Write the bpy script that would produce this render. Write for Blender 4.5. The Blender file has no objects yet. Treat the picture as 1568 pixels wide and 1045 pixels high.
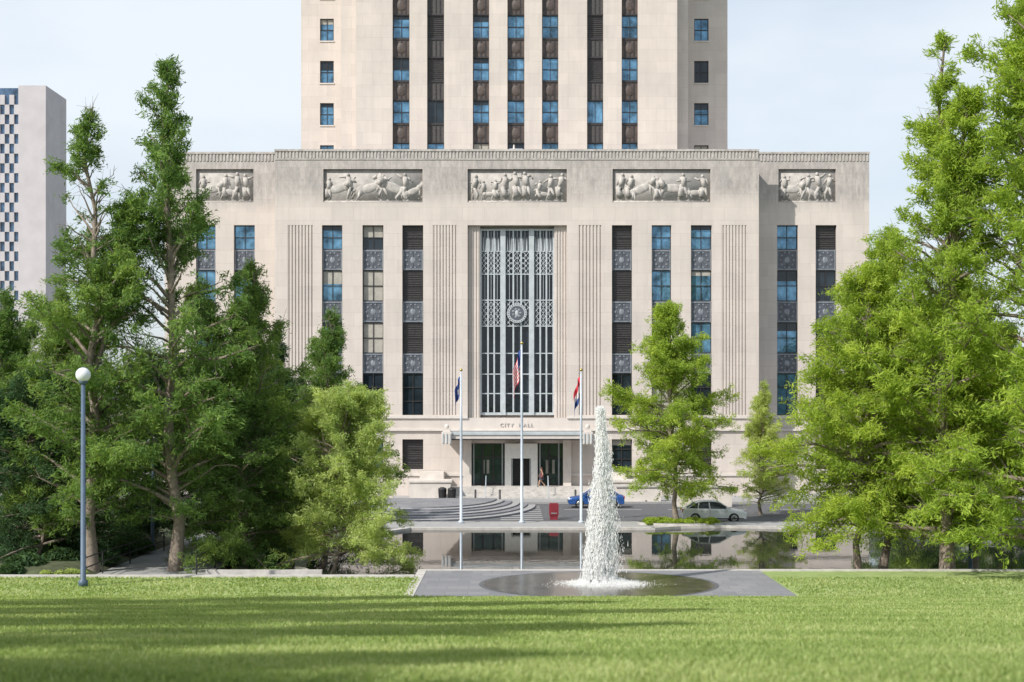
import bpy, math, numpy as np, random
from mathutils import Vector, Matrix
random.seed(7)
sc=bpy.context.scene
sc.view_settings.view_transform='Standard'; sc.view_settings.look='None'; sc.view_settings.exposure=0
R=math.radians
# ------------------------------------------------------------ materials
def new_mat(name):
    m=bpy.data.materials.new(name); m.use_nodes=True
    nt=m.node_tree; b=nt.nodes['Principled BSDF']; return m,nt,b
def ramp(nt,fac,stops):
    r=nt.nodes.new('ShaderNodeValToRGB'); e=r.color_ramp.elements
    while len(e)<len(stops): e.new(.5)
    for el,(p,c) in zip(e,stops): el.position=p; el.color=(*c,1)
    nt.links.new(fac,r.inputs[0]); return r
def noise(nt,scale,detail=4,rough=.6,vec=None,sc3=None):
    n=nt.nodes.new('ShaderNodeTexNoise'); n.inputs['Scale'].default_value=scale
    n.inputs['Detail'].default_value=detail; n.inputs['Roughness'].default_value=rough
    if vec is None:
        tc=nt.nodes.new('ShaderNodeTexCoord'); vec=tc.outputs['Object']
    if sc3:
        mp=nt.nodes.new('ShaderNodeMapping'); mp.inputs['Scale'].default_value=sc3
        nt.links.new(vec,mp.inputs[0]); vec=mp.outputs[0]
    nt.links.new(vec,n.inputs['Vector']); return n
def mixc(nt,a,b,fac,mode='MULTIPLY'):
    m=nt.nodes.new('ShaderNodeMix'); m.data_type='RGBA'; m.blend_type=mode
    for s,v in ((m.inputs[0],fac),(m.inputs[6],a),(m.inputs[7],b)):
        if hasattr(v,'links') : nt.links.new(v,s)
        else: s.default_value=v if isinstance(v,(int,float)) else (*v,1)
    return m.outputs[2]
def bump(nt,b,h,st,dist=.05):
    bp=nt.nodes.new('ShaderNodeBump'); bp.inputs['Strength'].default_value=st; bp.inputs['Distance'].default_value=dist
    nt.links.new(h,bp.inputs['Height']); nt.links.new(bp.outputs[0],b.inputs['Normal'])
def simple(name,col,rough=.6,var=.15,scale=3,metal=0,bmp=0,spec=.5):
    m,nt,b=new_mat(name)
    n=noise(nt,scale,3)
    c0=[max(0,c*(1-var)) for c in col]; c1=[min(1,c*(1+var)) for c in col]
    r=ramp(nt,n.outputs[0],[(.3,c0),(.7,c1)])
    nt.links.new(r.outputs[0],b.inputs['Base Color'])
    b.inputs['Roughness'].default_value=rough; b.inputs['Metallic'].default_value=metal
    b.inputs['Specular IOR Level'].default_value=spec
    if bmp: bump(nt,b,n.outputs[0],bmp)
    return m
def stone(name,c0,c1,bw=1.9,bh=1.15,mortar=.012):
    m,nt,b=new_mat(name)
    tc=nt.nodes.new('ShaderNodeTexCoord')
    sp=nt.nodes.new('ShaderNodeSeparateXYZ'); nt.links.new(tc.outputs['Object'],sp.inputs[0])
    ad=nt.nodes.new('ShaderNodeMath'); ad.operation='ADD'; nt.links.new(sp.outputs[0],ad.inputs[0]); nt.links.new(sp.outputs[1],ad.inputs[1])
    cb=nt.nodes.new('ShaderNodeCombineXYZ'); nt.links.new(ad.outputs[0],cb.inputs[0]); nt.links.new(sp.outputs[2],cb.inputs[1])
    br=nt.nodes.new('ShaderNodeTexBrick'); nt.links.new(cb.outputs[0],br.inputs['Vector'])
    br.inputs['Color1'].default_value=(*c0,1); br.inputs['Color2'].default_value=(*c1,1)
    br.inputs['Mortar'].default_value=(*[c*.78 for c in c0],1)
    br.inputs['Scale'].default_value=1; br.inputs['Brick Width'].default_value=bw; br.inputs['Row Height'].default_value=bh
    br.inputs['Mortar Size'].default_value=mortar; br.inputs['Bias'].default_value=0
    n1=noise(nt,.35,5,.65); r1=ramp(nt,n1.outputs[0],[(.3,(.91,.915,.92)),(.7,(1.04,1.03,1.02))])
    n2=noise(nt,1.2,4,.7,sc3=(1.4,1.4,.12)); r2=ramp(nt,n2.outputs[0],[(.35,(.92,.92,.925)),(.6,(1,1,1))])
    mr=nt.nodes.new('ShaderNodeMapRange'); mr.inputs[1].default_value=25.3; mr.inputs[2].default_value=27.0; nt.links.new(sp.outputs[2],mr.inputs[0])
    lt=nt.nodes.new('ShaderNodeMath'); lt.operation='LESS_THAN'; lt.inputs[1].default_value=31.5; nt.links.new(sp.outputs[2],lt.inputs[0])
    mu=nt.nodes.new('ShaderNodeMath'); mu.operation='MULTIPLY'; nt.links.new(mr.outputs[0],mu.inputs[0]); nt.links.new(lt.outputs[0],mu.inputs[1])
    c=mixc(nt,br.outputs[0],r1.outputs[0],1.0); c=mixc(nt,c,r2.outputs[0],.8)
    n3=noise(nt,2.2,5,.8,sc3=(1.6,1.6,.45)); r3=ramp(nt,n3.outputs[0],[(.3,(.52,.54,.56)),(.68,(.90,.92,.94))])
    c=mixc(nt,c,r3.outputs[0],mu.outputs[0])
    nt.links.new(c,b.inputs['Base Color']); b.inputs['Roughness'].default_value=.85
    n4=noise(nt,9,2); bump(nt,b,n4.outputs[0],.2,.03)
    return m
M={}
M['stone']=stone('limestone',(.62,.56,.52),(.57,.515,.48))
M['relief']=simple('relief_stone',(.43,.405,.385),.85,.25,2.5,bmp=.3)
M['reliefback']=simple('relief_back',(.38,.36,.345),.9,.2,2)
M['trim']=simple('stone_trim',(.60,.555,.52),.8,.1,1.3,bmp=.1)
M['bronze']=simple('bronze_frame',(.045,.042,.045),.45,.3,4,metal=.3)
M['spandrel']=simple('spandrel_metal',(.10,.11,.135),.5,.25,3,metal=.2)
M['spanorn']=simple('spandrel_ornament',(.22,.245,.28),.5,.2,3,metal=.2)
M['brown']=simple('brown_spandrel',(.075,.056,.05),.5,.35,1.5)
M['grille']=simple('grille_metal',(.46,.50,.53),.45,.12,2,metal=.1)
M['louver']=simple('louver',(.06,.055,.055),.6,.3,5)
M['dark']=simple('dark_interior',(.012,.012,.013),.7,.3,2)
M['blind']=simple('blind',(.36,.345,.31),.7,.15,2)
def glass(name,col,metal,rough=.06,var=.5,scale=.6):
    m=simple(name,col,rough,var,scale,metal=metal); nt=m.node_tree; b=nt.nodes['Principled BSDF']
    n=noise(nt,1.1,2); bump(nt,b,n.outputs[0],.14,.08); return m
M['gblue']=glass('glass_blue',(.11,.235,.355),.5,var=.65,scale=.9)  # tinted glass; blue of the reflected sky put into the base colour
M['gdark']=glass('glass_dark',(.02,.03,.04),.1)
M['ggreen']=glass('glass_entrance',(.03,.06,.05),.2,.05)
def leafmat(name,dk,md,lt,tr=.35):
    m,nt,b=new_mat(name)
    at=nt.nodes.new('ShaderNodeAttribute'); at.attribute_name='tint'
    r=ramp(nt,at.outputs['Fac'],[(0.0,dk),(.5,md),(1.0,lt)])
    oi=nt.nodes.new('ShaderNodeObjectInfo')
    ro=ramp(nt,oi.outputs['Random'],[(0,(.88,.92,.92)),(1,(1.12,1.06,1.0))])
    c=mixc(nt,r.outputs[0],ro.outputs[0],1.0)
    d=nt.nodes.new('ShaderNodeBsdfDiffuse'); nt.links.new(c,d.inputs[0])
    t=nt.nodes.new('ShaderNodeBsdfTranslucent'); c2=mixc(nt,c,(1.35,1.25,.6),1.0); nt.links.new(c2,t.inputs[0])
    mx=nt.nodes.new('ShaderNodeMixShader'); mx.inputs[0].default_value=tr
    nt.links.new(d.outputs[0],mx.inputs[1]); nt.links.new(t.outputs[0],mx.inputs[2])
    nt.links.new(mx.outputs[0],nt.nodes['Material Output'].inputs[0]); nt.nodes.remove(b); return m
M['leafL']=leafmat('foliage_deep',(.085,.155,.06),(.185,.30,.09),(.34,.46,.135),.45)
M['leafR']=leafmat('foliage_bright',(.19,.30,.07),(.36,.49,.085),(.54,.64,.13),.5)
M['leafY']=leafmat('foliage_yellow',(.28,.38,.14),(.48,.58,.21),(.60,.68,.30),.5)
M['leafD']=leafmat('foliage_dark',(.04,.08,.04),(.07,.13,.06),(.11,.19,.08),.3)  # darker leaf copy: shade of the left thicket put into the colour
M['bark']=simple('bark',(.22,.18,.15),.9,.35,6,bmp=.5)
def lawnmat():
    m,nt,b=new_mat('lawn_grass')
    n1=noise(nt,.28,5,.6,sc3=(1,.5,1)); n2=noise(nt,2.2,5,.7); n3=noise(nt,35,3,.7)
    r1=ramp(nt,n1.outputs[0],[(.3,(.25,.335,.115)),(.7,(.36,.43,.185))])
    r2=ramp(nt,n2.outputs[0],[(.3,(.78,.82,.78)),(.7,(1.17,1.12,1.2))])
    r3=ramp(nt,n3.outputs[0],[(.3,(.65,.67,.65)),(.7,(1.2,1.2,1.2))])
    c=mixc(nt,r1.outputs[0],r2.outputs[0],1.0); c=mixc(nt,c,r3.outputs[0],.8)
    nt.links.new(c,b.inputs['Base Color']); b.inputs['Roughness'].default_value=.8; b.inputs['Specular IOR Level'].default_value=.15
    bump(nt,b,n3.outputs[0],.5,.04); return m
M['lawn']=lawnmat()
M['blade']=leafmat('grass_blades',(.21,.30,.095),(.36,.45,.17),(.56,.59,.32),.42)
M['soil']=simple('planting_soil',(.07,.085,.04),.95,.5,1.2,bmp=.5)
M['gnd']=simple('ground_far',(.16,.17,.12),.95,.3,.05)
M['asphalt']=simple('asphalt',(.10,.103,.112),.9,.2,2.5,bmp=.15)
M['concrete']=stone('concrete_paving',(.35,.35,.355),(.32,.32,.325),1.6,1.6,.02)
M['paver']=stone('slate_pavers',(.245,.245,.26),(.185,.19,.21),.9,.9,.03)
for k in ('concrete','paver'):
    nt=M[k].node_tree
    br=[n for n in nt.nodes if n.type=='TEX_BRICK'][0]
    tc=[n for n in nt.nodes if n.type=='TEX_COORD'][0]
    nt.links.new(tc.outputs['Object'],br.inputs['Vector'])
M['coping']=simple('coping_stone',(.48,.46,.44),.8,.18,2,bmp=.1)
M['wet']=simple('wet_basin',(.07,.06,.05),.16,.6,1.5,bmp=.15)
M['steprise']=simple('step_granite',(.20,.21,.24),.7,.2,3)
M['white']=simple('white_paint',(.75,.75,.73),.6,.08,4)
M['pole']=simple('pole_silver',(.50,.56,.64),.4,.1,3,metal=.2)
M['lamppole']=simple('lamp_blue_grey',(.07,.11,.17),.5,.15,3)
M['globe']=simple('lamp_globe',(.72,.75,.82),.25,.05,3)
M['gold']=simple('gold',(.55,.40,.12),.3,.1,3,metal=.8)
M['red']=simple('red_paint',(.22,.02,.035),.45,.15,3)
M['flagred']=simple('flag_red',(.55,.04,.07),.8,.1,3); M['flagwhite']=simple('flag_white',(.8,.79,.78),.8,.05,3); M['flagblue']=simple('flag_blue',(.04,.08,.27),.8,.1,3)
M['silver']=simple('car_silver',(.76,.78,.80),.3,.03,2,metal=.05); M['carblue']=simple('car_blue',(.03,.10,.33),.28,.1,2,metal=.3)
M['tyre']=simple('tyre',(.02,.02,.02),.8,.2,5); M['rim']=simple('rim',(.5,.5,.52),.3,.1,5,metal=.8)
M['carglass']=simple('car_glass',(.03,.04,.045),.05,.3,2); M['tail']=simple('tail_light',(.4,.01,.01),.3,.1,5)
M['black']=simple('black_metal',(.025,.025,.028),.5,.2,4)
M['skin']=simple('skin',(.55,.33,.24),.6,.08,6); M['hair']=simple('hair',(.09,.035,.02),.7,.3,20); M['cloth']=simple('cloth_top',(.20,.06,.07),.85,.2,8); M['cloth2']=simple('cloth_skirt',(.05,.05,.07),.85,.2,8)
M['conc2']=simple('tower_concrete',(.50,.475,.50),.8,.08,.3); M['skyglass']=glass('skyscraper_glass',(.09,.15,.24),.4)
def watermat():
    m,nt,b=new_mat('pool_water')
    b.inputs['Base Color'].default_value=(.022,.026,.022,1); b.inputs['Roughness'].default_value=.015; b.inputs['IOR'].default_value=1.33
    n=noise(nt,1.6,3,.5); bump(nt,b,n.outputs[0],.035,.05); return m
M['water']=watermat()
def spraymat():
    m,nt,b=new_mat('fountain_spray')
    n=noise(nt,3,2); r=ramp(nt,n.outputs[0],[(.3,(.95,.96,.97)),(.7,(.98,.98,.98))])
    d=nt.nodes.new('ShaderNodeBsdfDiffuse'); nt.links.new(r.outputs[0],d.inputs[0])
    t=nt.nodes.new('ShaderNodeBsdfTranslucent'); nt.links.new(r.outputs[0],t.inputs[0])
    mx=nt.nodes.new('ShaderNodeMixShader'); mx.inputs[0].default_value=.5
    nt.links.new(d.outputs[0],mx.inputs[1]); nt.links.new(t.outputs[0],mx.inputs[2]); nt.links.new(mx.outputs[0],nt.nodes['Material Output'].inputs[0]); nt.nodes.remove(b); return m
M['spray']=spraymat()
# ------------------------------------------------------------ mesh builder
class MB:
    def __init__(s,mats): s.v=[];s.f=[];s.m=[];s.mats=mats
    def mi(s,k): 
        if k not in s.mats: s.mats.append(k)
        return s.mats.index(k)
    def add(s,vs,fs,k):
        o=len(s.v); s.v+=[tuple(v) for v in vs]; s.f+=[tuple(i+o for i in f) for f in fs]; s.m+=[s.mi(k)]*len(fs)
    def box(s,x0,x1,y0,y1,z0,z1,k):
        s.add([(x0,y0,z0),(x1,y0,z0),(x1,y1,z0),(x0,y1,z0),(x0,y0,z1),(x1,y0,z1),(x1,y1,z1),(x0,y1,z1)],
              [(0,3,2,1),(4,5,6,7),(0,1,5,4),(1,2,6,5),(2,3,7,6),(3,0,4,7)],k)
    def tube(s,pts,rad,n,k,cap=True):
        vs=[];fs=[]
        pts=[Vector(p) for p in pts]
        for i,p in enumerate(pts):
            d=(pts[min(i+1,len(pts)-1)]-pts[max(i-1,0)])
            if d.length<1e-6: d=Vector((0,0,1))
            d.normalize(); a=d.orthogonal() if abs(d.z)<.99 else Vector((1,0,0)); a=(a-d*a.dot(d)).normalized(); b=d.cross(a)
            for j in range(n):
                t=2*math.pi*j/n; vs.append(p+(a*math.cos(t)+b*math.sin(t))*rad[i])
        for i in range(len(pts)-1):
            for j in range(n): fs.append((i*n+j,i*n+(j+1)%n,(i+1)*n+(j+1)%n,(i+1)*n+j))
        if cap: fs.append(tuple(range(n-1,-1,-1))); fs.append(tuple((len(pts)-1)*n+j for j in range(n)))
        s.add(vs,fs,k)
    def ell(s,c,r,k,nu=10,nv=7,rot=0):
        vs=[];fs=[]; ca,sa=math.cos(rot),math.sin(rot)
        for i in range(1,nv):
            ph=math.pi*i/nv
            for j in range(nu):
                t=2*math.pi*j/nu; x=r[0]*math.sin(ph)*math.cos(t); y=r[1]*math.sin(ph)*math.sin(t); z=r[2]*math.cos(ph)
                vs.append((c[0]+x*ca+z*sa,c[1]+y,c[2]-x*sa+z*ca))
        top=len(vs); vs.append((c[0]+r[2]*sa,c[1],c[2]+r[2]*ca)); vs.append((c[0]-r[2]*sa,c[1],c[2]-r[2]*ca))
        for i in range(nv-2):
            for j in range(nu): fs.append((i*nu+j,(i+1)*nu+j,(i+1)*nu+(j+1)%nu,i*nu+(j+1)%nu))
        for j in range(nu): fs.append((top,j,(j+1)%nu)); fs.append((top+1,(nv-2)*nu+(j+1)%nu,(nv-2)*nu+j))
        s.add(vs,fs,k)
    def slab(s,poly,z0,z1,k,kside=None):
        n=len(poly); vs=[(x,y,z1) for x,y in poly]+[(x,y,z0) for x,y in poly]
        s.add(vs,[tuple(range(n))],k); s.add(vs,[(i,i+n,(i+1)%n+n,(i+1)%n) for i in range(n)],kside or k)
    def obj(s,name,parent=None,smooth=False,loc=None):
        me=bpy.data.meshes.new(name); me.from_pydata(s.v,[],s.f)
        for k in s.mats: me.materials.append(M[k])
        me.polygons.foreach_set('material_index',s.m)
        if smooth: me.polygons.foreach_set('use_smooth',[True]*len(s.f))
        me.update(); o=bpy.data.objects.new(name,me); sc.collection.objects.link(o)
        if parent: o.parent=parent
        if loc: o.location=loc
        return o
def empty(name,loc=(0,0,0)):
    e=bpy.data.objects.new(name,None); sc.collection.objects.link(e); e.location=loc; return e
# ------------------------------------------------------------ world, sun, camera
w=bpy.data.worlds.new('World'); sc.world=w; w.use_nodes=True; nt=w.node_tree
bg=nt.nodes['Background']; sky=nt.nodes.new('ShaderNodeTexSky'); sky.sky_type='NISHITA'; sky.sun_disc=False
SV=Vector((-.57,-.48,.65)).normalized()
sky.sun_elevation=math.asin(SV.z); sky.sun_rotation=math.atan2(SV.x,SV.y)%(2*math.pi); sky.air_density=1.0; sky.dust_density=2.0
tc=nt.nodes.new('ShaderNodeTexCoord')
n=noise(nt,1.7,5,.55,vec=tc.outputs['Generated'],sc3=(1,1,2.6))
r=ramp(nt,n.outputs[0],[(.36,(.38,.38,.38)),(.68,(.95,.95,.95))])
c=mixc(nt,sky.outputs[0],(6.1,6.6,7.1),r.outputs[0],'MIX'); nt.links.new(c,bg.inputs[0]); bg.inputs[1].default_value=.145
l=bpy.data.lights.new('sun','SUN'); l.energy=5; l.angle=R(.6); l.color=(1,.95,.865); lo=bpy.data.objects.new('sun',l); sc.collection.objects.link(lo)
lo.rotation_euler=(-SV).to_track_quat('-Z','Y').to_euler(); lo.location=(-60,-60,80)
CZ=8.07
cam=bpy.data.cameras.new('camera'); co=bpy.data.objects.new('camera',cam); sc.collection.objects.link(co); sc.camera=co
co.location=(0,0,CZ); co.rotation_euler=(R(90),0,0); cam.lens=50; cam.sensor_width=36; cam.shift_y=.0622; cam.clip_end=6000
cam.dof.use_dof=True; cam.dof.focus_distance=110; cam.dof.aperture_fstop=1.8

# ------------------------------------------------------------ CITY HALL
hall=empty('city_hall',(0,124,0))
YF=124.0
class El:      # elevation drawing grid (drawing units -> metres) for one facade plane
    def __init__(s,y): s.y=y; s.s=2178/y
    def x(s,p): return (p-784)/s.s
    def z(s,p): return CZ+(620-p)/s.s
def facade(mb,x0,x1,z0,z1,y,th,ops,k='stone'):
    xs=sorted({x0,x1,*[v for o in ops for v in o[:2] if x0<v<x1]})
    for a,b in zip(xs,xs[1:]):
        mid=(a+b)/2; os=sorted([o for o in ops if o[0]<mid<o[1]],key=lambda o:o[2]); z=z0
        for o in os:
            if o[2]>z+1e-4: mb.box(a,b,y,y+th,z,o[2],k)
            z=max(z,o[3])
        if z<z1: mb.box(a,b,y,y+th,z,z1,k)
W=MB([]); WIN=MB([])
def window(mb,x0,x1,z0,z1,y,kind,rows=2):
    f=.07
    if kind=='louver':
        mb.box(x0,x1,y,y+.05,z0,z1,'louver')
        z=z0+.1
        while z<z1-.05: mb.box(x0+.05,x1-.05,y-.06,y-.01,z,z+.06,'bronze'); z+=.2
    elif kind=='blind':
        cut=z0+(z1-z0)*random.choice([.0,.25,.5])
        mb.box(x0,x1,y,y+.05,z0,z1,'gdark'); mb.box(x0+.05,x1-.05,y-.012,y-.004,max(cut,z0+.03),z1-.03,'blind')
    else:
        mb.box(x0,x1,y,y+.05,z0,z1,kind)
        if random.random()<.4: h=random.uniform(.15,.5); mb.box(x0+.06,x1-.06,y-.012,y-.004,z1-(z1-z0)*h,z1-.03,random.choice(['blind','gdark','gdark']))
    for a,b in ((x0,x0+f),(x1-f,x1)): mb.box(a,b,y-.10,y-.002,z0,z1,'bronze')
    for i in range(rows+1):
        z=z0+(z1-z0)*i/rows; z=min(max(z,z0+f/2),z1-f/2); mb.box(x0+f,x1-f,y-.09,y-.003,z-f/2,z+f/2,'bronze')
    if kind!='louver':
        xm=(x0+x1)/2; mb.box(xm-f/2.4,xm+f/2.4,y-.08,y-.0035,z0+f/2,z1-f/2,'bronze')
def spandrel(mb,x0,x1,z0,z1,y):
    mb.box(x0,x1,y,y+.1,z0,z1,'spandrel'); w=x1-x0;h=z1-z0;xm=(x0+x1)/2;zm=(z0+z1)/2
    for a,b in ((x0+.05,x0+.13),(x1-.13,x1-.05)): mb.box(a,b,y-.06,y-.002,z0,z1,'spanorn')
    mb.box(x0+.13,x1-.13,y-.05,y-.003,z1-.16,z1-.06,'spanorn'); mb.box(x0+.13,x1-.13,y-.05,y-.003,z0+.06,z0+.16,'spanorn')
    rr=min(w,h)*.32
    for i in range(10):
        a=2*math.pi*i/10; mb.box(xm+rr*math.cos(a)-.07,xm+rr*math.cos(a)+.07,y-.05,y-.004,zm+rr*1.15*math.sin(a)-.07,zm+rr*1.15*math.sin(a)+.07,'spanorn')
    mb.ell((xm,y,zm),(rr*.4,.05,rr*.5),'spanorn')
    mb.box(xm-.03,xm+.03,y-.04,y-.001,z0+.16,z1-.16,'spandrel')
ROWS=[(345,382,0),(382,414,1),(414,461,0),(461,494,1),(494,541,0),(541,572,1),(572,636,0)]
def wincol(E,pa,pb,kinds,y):
    i=0
    for a,b,t in ROWS:
        x0,x1=E.x(pa),E.x(pb); z1,z0=E.z(a),E.z(b)
        if t: spandrel(WIN,x0,x1,z0,z1,y+.28)
        else: window(WIN,x0,x1,z0,z1,y+.42,kinds[i%len(kinds)],3 if b-a>50 else 2); i+=1
def flutes(mb,E,pa,pb,ya,yb,y,step=5.0,dep=.10):
    mb.box(E.x(pa),E.x(pb),y+dep,y+.6,E.z(yb),E.z(ya),'stone')
    n=round((pb-pa)/step)
    for i in range(n+1):
        p=pa+(pb-pa)*i/n; a=E.x(p-1.5); b=E.x(p+1.5)
        if i==0:a=E.x(pa)+.001
        if i==n:b=E.x(pb)-.001
        mb.box(a,b,y+.012,y+dep+.01,E.z(yb)+.001,E.z(ya)-.001,'stone')
def human(mb,x,z,h,y,seed,k='relief'):
    rr=random.Random(seed); ln=rr.uniform(-.25,.25); s=h
    hip=Vector((x,y,z+.50*s)); nk=hip+Vector((ln*.33*s,0,.31*s)); hd=nk+Vector((ln*.06*s,-.02,.10*s))
    mb.ell(hd,(.055*s,.06*s,.068*s),k); mb.tube([hip,hip.lerp(nk,.5),nk],[.085*s,.088*s,.10*s],7,k); mb.ell(nk,(.10*s,.07*s,.045*s),k)
    mb.ell(hip,(.10*s,.07*s,.075*s),k)
    for sg in (-1,1):
        kn=hip+Vector((sg*rr.uniform(.04,.16)*s,0,-.25*s)); ft=Vector((kn.x+rr.uniform(-.12,.06)*s,y,z+.02*s))
        mb.tube([hip,kn,ft],[.07*s,.05*s,.032*s],6,k); mb.ell(ft+Vector((.03*s,0,.005*s)),(.06*s,.04*s,.025*s),k)
        a=rr.uniform(-2.4,.6); el=nk+Vector((sg*.12*s+math.cos(a)*.05*s*sg,0,math.sin(a)*.12*s)); b=rr.uniform(-1.5,1.3)
        ha=el+Vector((sg*math.cos(b)*.15*s,0,math.sin(b)*.15*s)); mb.tube([nk+Vector((sg*.09*s,0,0)),el,ha],[.042*s,.036*s,.026*s],6,k)
    if rr.random()<.5: mb.tube([hip+Vector((-.12*s,.0,-.02)),hip+Vector((rr.uniform(-.1,.1)*s,0,-.34*s))],[.06*s,.13*s],6,k)
def beast(mb,x,z,s,y,seed,d=1,k='relief'):
    rr=random.Random(seed); t=rr.uniform(.0,.45)*d
    b=Vector((x,y,z+.55*s)); mb.ell(b,(.50*s,.14,.20*s),k,12,8,rot=-t)
    sh=b+Vector((d*.38*s,0,.38*s*abs(t)+.04*s)); nk=sh+Vector((d*.24*s,0,.30*s)); hd=nk+Vector((d*.20*s,-.02,-.12*s))
    mb.ell(sh,(.2*s,.15,.22*s),k); mb.tube([sh,nk],[.17*s,.09*s],8,k); mb.tube([nk,hd],[.09*s,.05*s],8,k)
    mb.tube([sh+Vector((0,0,.15*s)),nk+Vector((-.05*s*d,0,.08*s))],[.07*s,.06*s],6,k)
    rp=b-Vector((d*.38*s,0,.38*s*abs(t)-.02)); mb.ell(rp,(.2*s,.15,.2*s),k)
    for base,o in ((sh,.1),(sh,-.05),(rp,.08),(rp,-.1)):
        lift=rr.uniform(0,.22)*s if base is sh else 0
        kn=base+Vector((d*(o+rr.uniform(-.05,.22))*s,0,-.27*s)); ft=Vector((kn.x+rr.uniform(-.18,.05)*d*s,y,z+.03+lift))
        mb.tube([base,kn,ft],[.10*s,.055*s,.035*s],6,k); mb.ell(ft,(.055*s,.06,.035*s),k)
    mb.tube([rp-Vector((d*.15*s,0,-.1*s)),rp-Vector((d*.33*s,0,.05*s)),rp-Vector((d*.3*s,0,.35*s))],[.04*s,.05*s,.03*s],6,k)
REL=MB([])
def relief(E,pa,pb,y,layout,seed):
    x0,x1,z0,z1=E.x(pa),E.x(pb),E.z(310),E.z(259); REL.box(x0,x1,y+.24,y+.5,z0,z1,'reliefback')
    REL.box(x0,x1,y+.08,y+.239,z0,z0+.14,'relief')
    for i,(t,u,s) in enumerate(layout):
        X=x0+(x1-x0)*u
        if t=='h': human(REL,X,z0+.14,s*2.65,y+.26,seed*31+i)
        elif t=='b': beast(REL,X,z0+.14,2.15*s,y+.28,seed*17+i,1)
        else: beast(REL,X,z0+.14,2.15*s,y+.28,seed*17+i,-1)
E0=El(124.0)
ops=[]
for a,b in ((493,524),(555,587),(616,648),(937,968),(998,1028),(1058,1090)): ops.append((E0.x(a),E0.x(b),E0.z(636),E0.z(345)))
for a,b in ((555,587),(616,648),(937,968),(998,1028),(1058,1090),(493,524)): ops.append((E0.x(a),E0.x(b),E0.z(719),E0.z(673)))
FL=((440,480),(662,700),(885,922),(1105,1144))
for a,b in FL: ops.append((E0.x(a),E0.x(b),E0.z(636),E0.z(345)))
for a,b in ((495,647),(716,868),(938,1088)): ops.append((E0.x(a),E0.x(b),E0.z(310),E0.z(259)))
ops.append((E0.x(716),E0.x(868),E0.z(640),E0.z(345)))
ops.append((E0.x(716),E0.x(870),E0.z(747),E0.z(679)))
X0,X1=E0.x(421),E0.x(1162); ZT=E0.z(229)
facade(W,X0,X1,-.3,ZT,YF,1.3,ops)
W.box(X0,X1,YF+1.301,YF+30,-.3,ZT-1.0,'stone')
for a,b in FL: flutes(W,E0,a,b,345,636,YF)
def cornice(E,pa,pb,top,y):
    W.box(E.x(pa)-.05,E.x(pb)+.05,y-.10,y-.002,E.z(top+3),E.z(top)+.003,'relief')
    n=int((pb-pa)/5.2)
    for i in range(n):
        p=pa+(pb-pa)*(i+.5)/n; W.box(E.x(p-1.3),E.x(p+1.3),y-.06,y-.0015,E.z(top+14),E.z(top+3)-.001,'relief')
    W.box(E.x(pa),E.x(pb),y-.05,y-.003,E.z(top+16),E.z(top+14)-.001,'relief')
cornice(E0,421,1162,229,YF)
def course(E,pa,pb,a,b,y,d): W.box(E.x(pa),E.x(pb),y-d,y-.002,E.z(b),E.z(a),'trim')
for pa,pb in ((421,716),(868,1162)): course(E0,pa,pb,637,641,YF,.14); 
course(E0,421,1162,657,660,YF,.2); course(E0,421,714,725,729,YF,.12); course(E0,871,1162,725,729,YF,.12)
K=[['gblue'],['blind','blind','blind','gdark'],['louver','louver','louver','gdark'],['louver','louver','louver','gdark'],['gblue','gblue','gdark','blind'],['gblue','gblue','gblue','gdark']]
for (a,b),k in zip(((493,524),(555,587),(616,648),(937,968),(998,1028),(1058,1090)),K):
    wincol(E0,a,b,k,YF); window(WIN,E0.x(a),E0.x(b),E0.z(719),E0.z(673),YF+.42,random.choice(['gdark','louver','gblue']),3)
relief(E0,495,647,YF,[('b',.14,.9),('h',.27,.95),('b',.46,.95),('d',.70,1.0),('h',.60,.9),('h',.83,.95),('b',.90,.7),('h',.05,.8)],1)
relief(E0,716,868,YF,[('h',.06,.9),('h',.16,.7),('h',.28,.75),('h',.38,.95),('h',.50,1),('h',.60,1),('h',.72,.7),('h',.83,.9),('h',.93,.95),('b',.22,.5),('d',.77,.5)],2)
relief(E0,938,1088,YF,[('h',.08,.95),('b',.30,.9),('h',.18,.9),('h',.47,.8),('d',.62,.95),('h',.73,.95),('b',.84,.6),('h',.94,.9)],3)
xa,xb=E0.x(716),E0.x(868)
W.box(xa,E0.x(735),YF+.45,YF+1.3,E0.z(640),E0.z(345),'stone'); W.box(E0.x(849),xb,YF+.45,YF+1.3,E0.z(640),E0.z(345),'stone')
for i in range(4):
    for p in (718+i*4.3,851+i*4.3): W.box(E0.x(p),E0.x(p+2),YF+.38,YF+.449,E0.z(640),E0.z(345),'stone')
WIN.box(E0.x(735),E0.x(849),YF+1.15,YF+1.2,E0.z(636),E0.z(349),'gdark')
G=MB([]); yg=YF+.85
def gb(a,b,t,bt,d=0,th=.12): G.box(E0.x(a),E0.x(b),yg-d,yg+th,E0.z(bt),E0.z(t),'grille')
gb(735,737.5,349,636,.1); gb(846.5,849,349,636,.1); gb(766,774,349,636,.2); gb(810,818,349,636,.2); gb(737.5,846.5,632,636,.05)
gb(737.5,846.5,349,352,.05)
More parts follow.
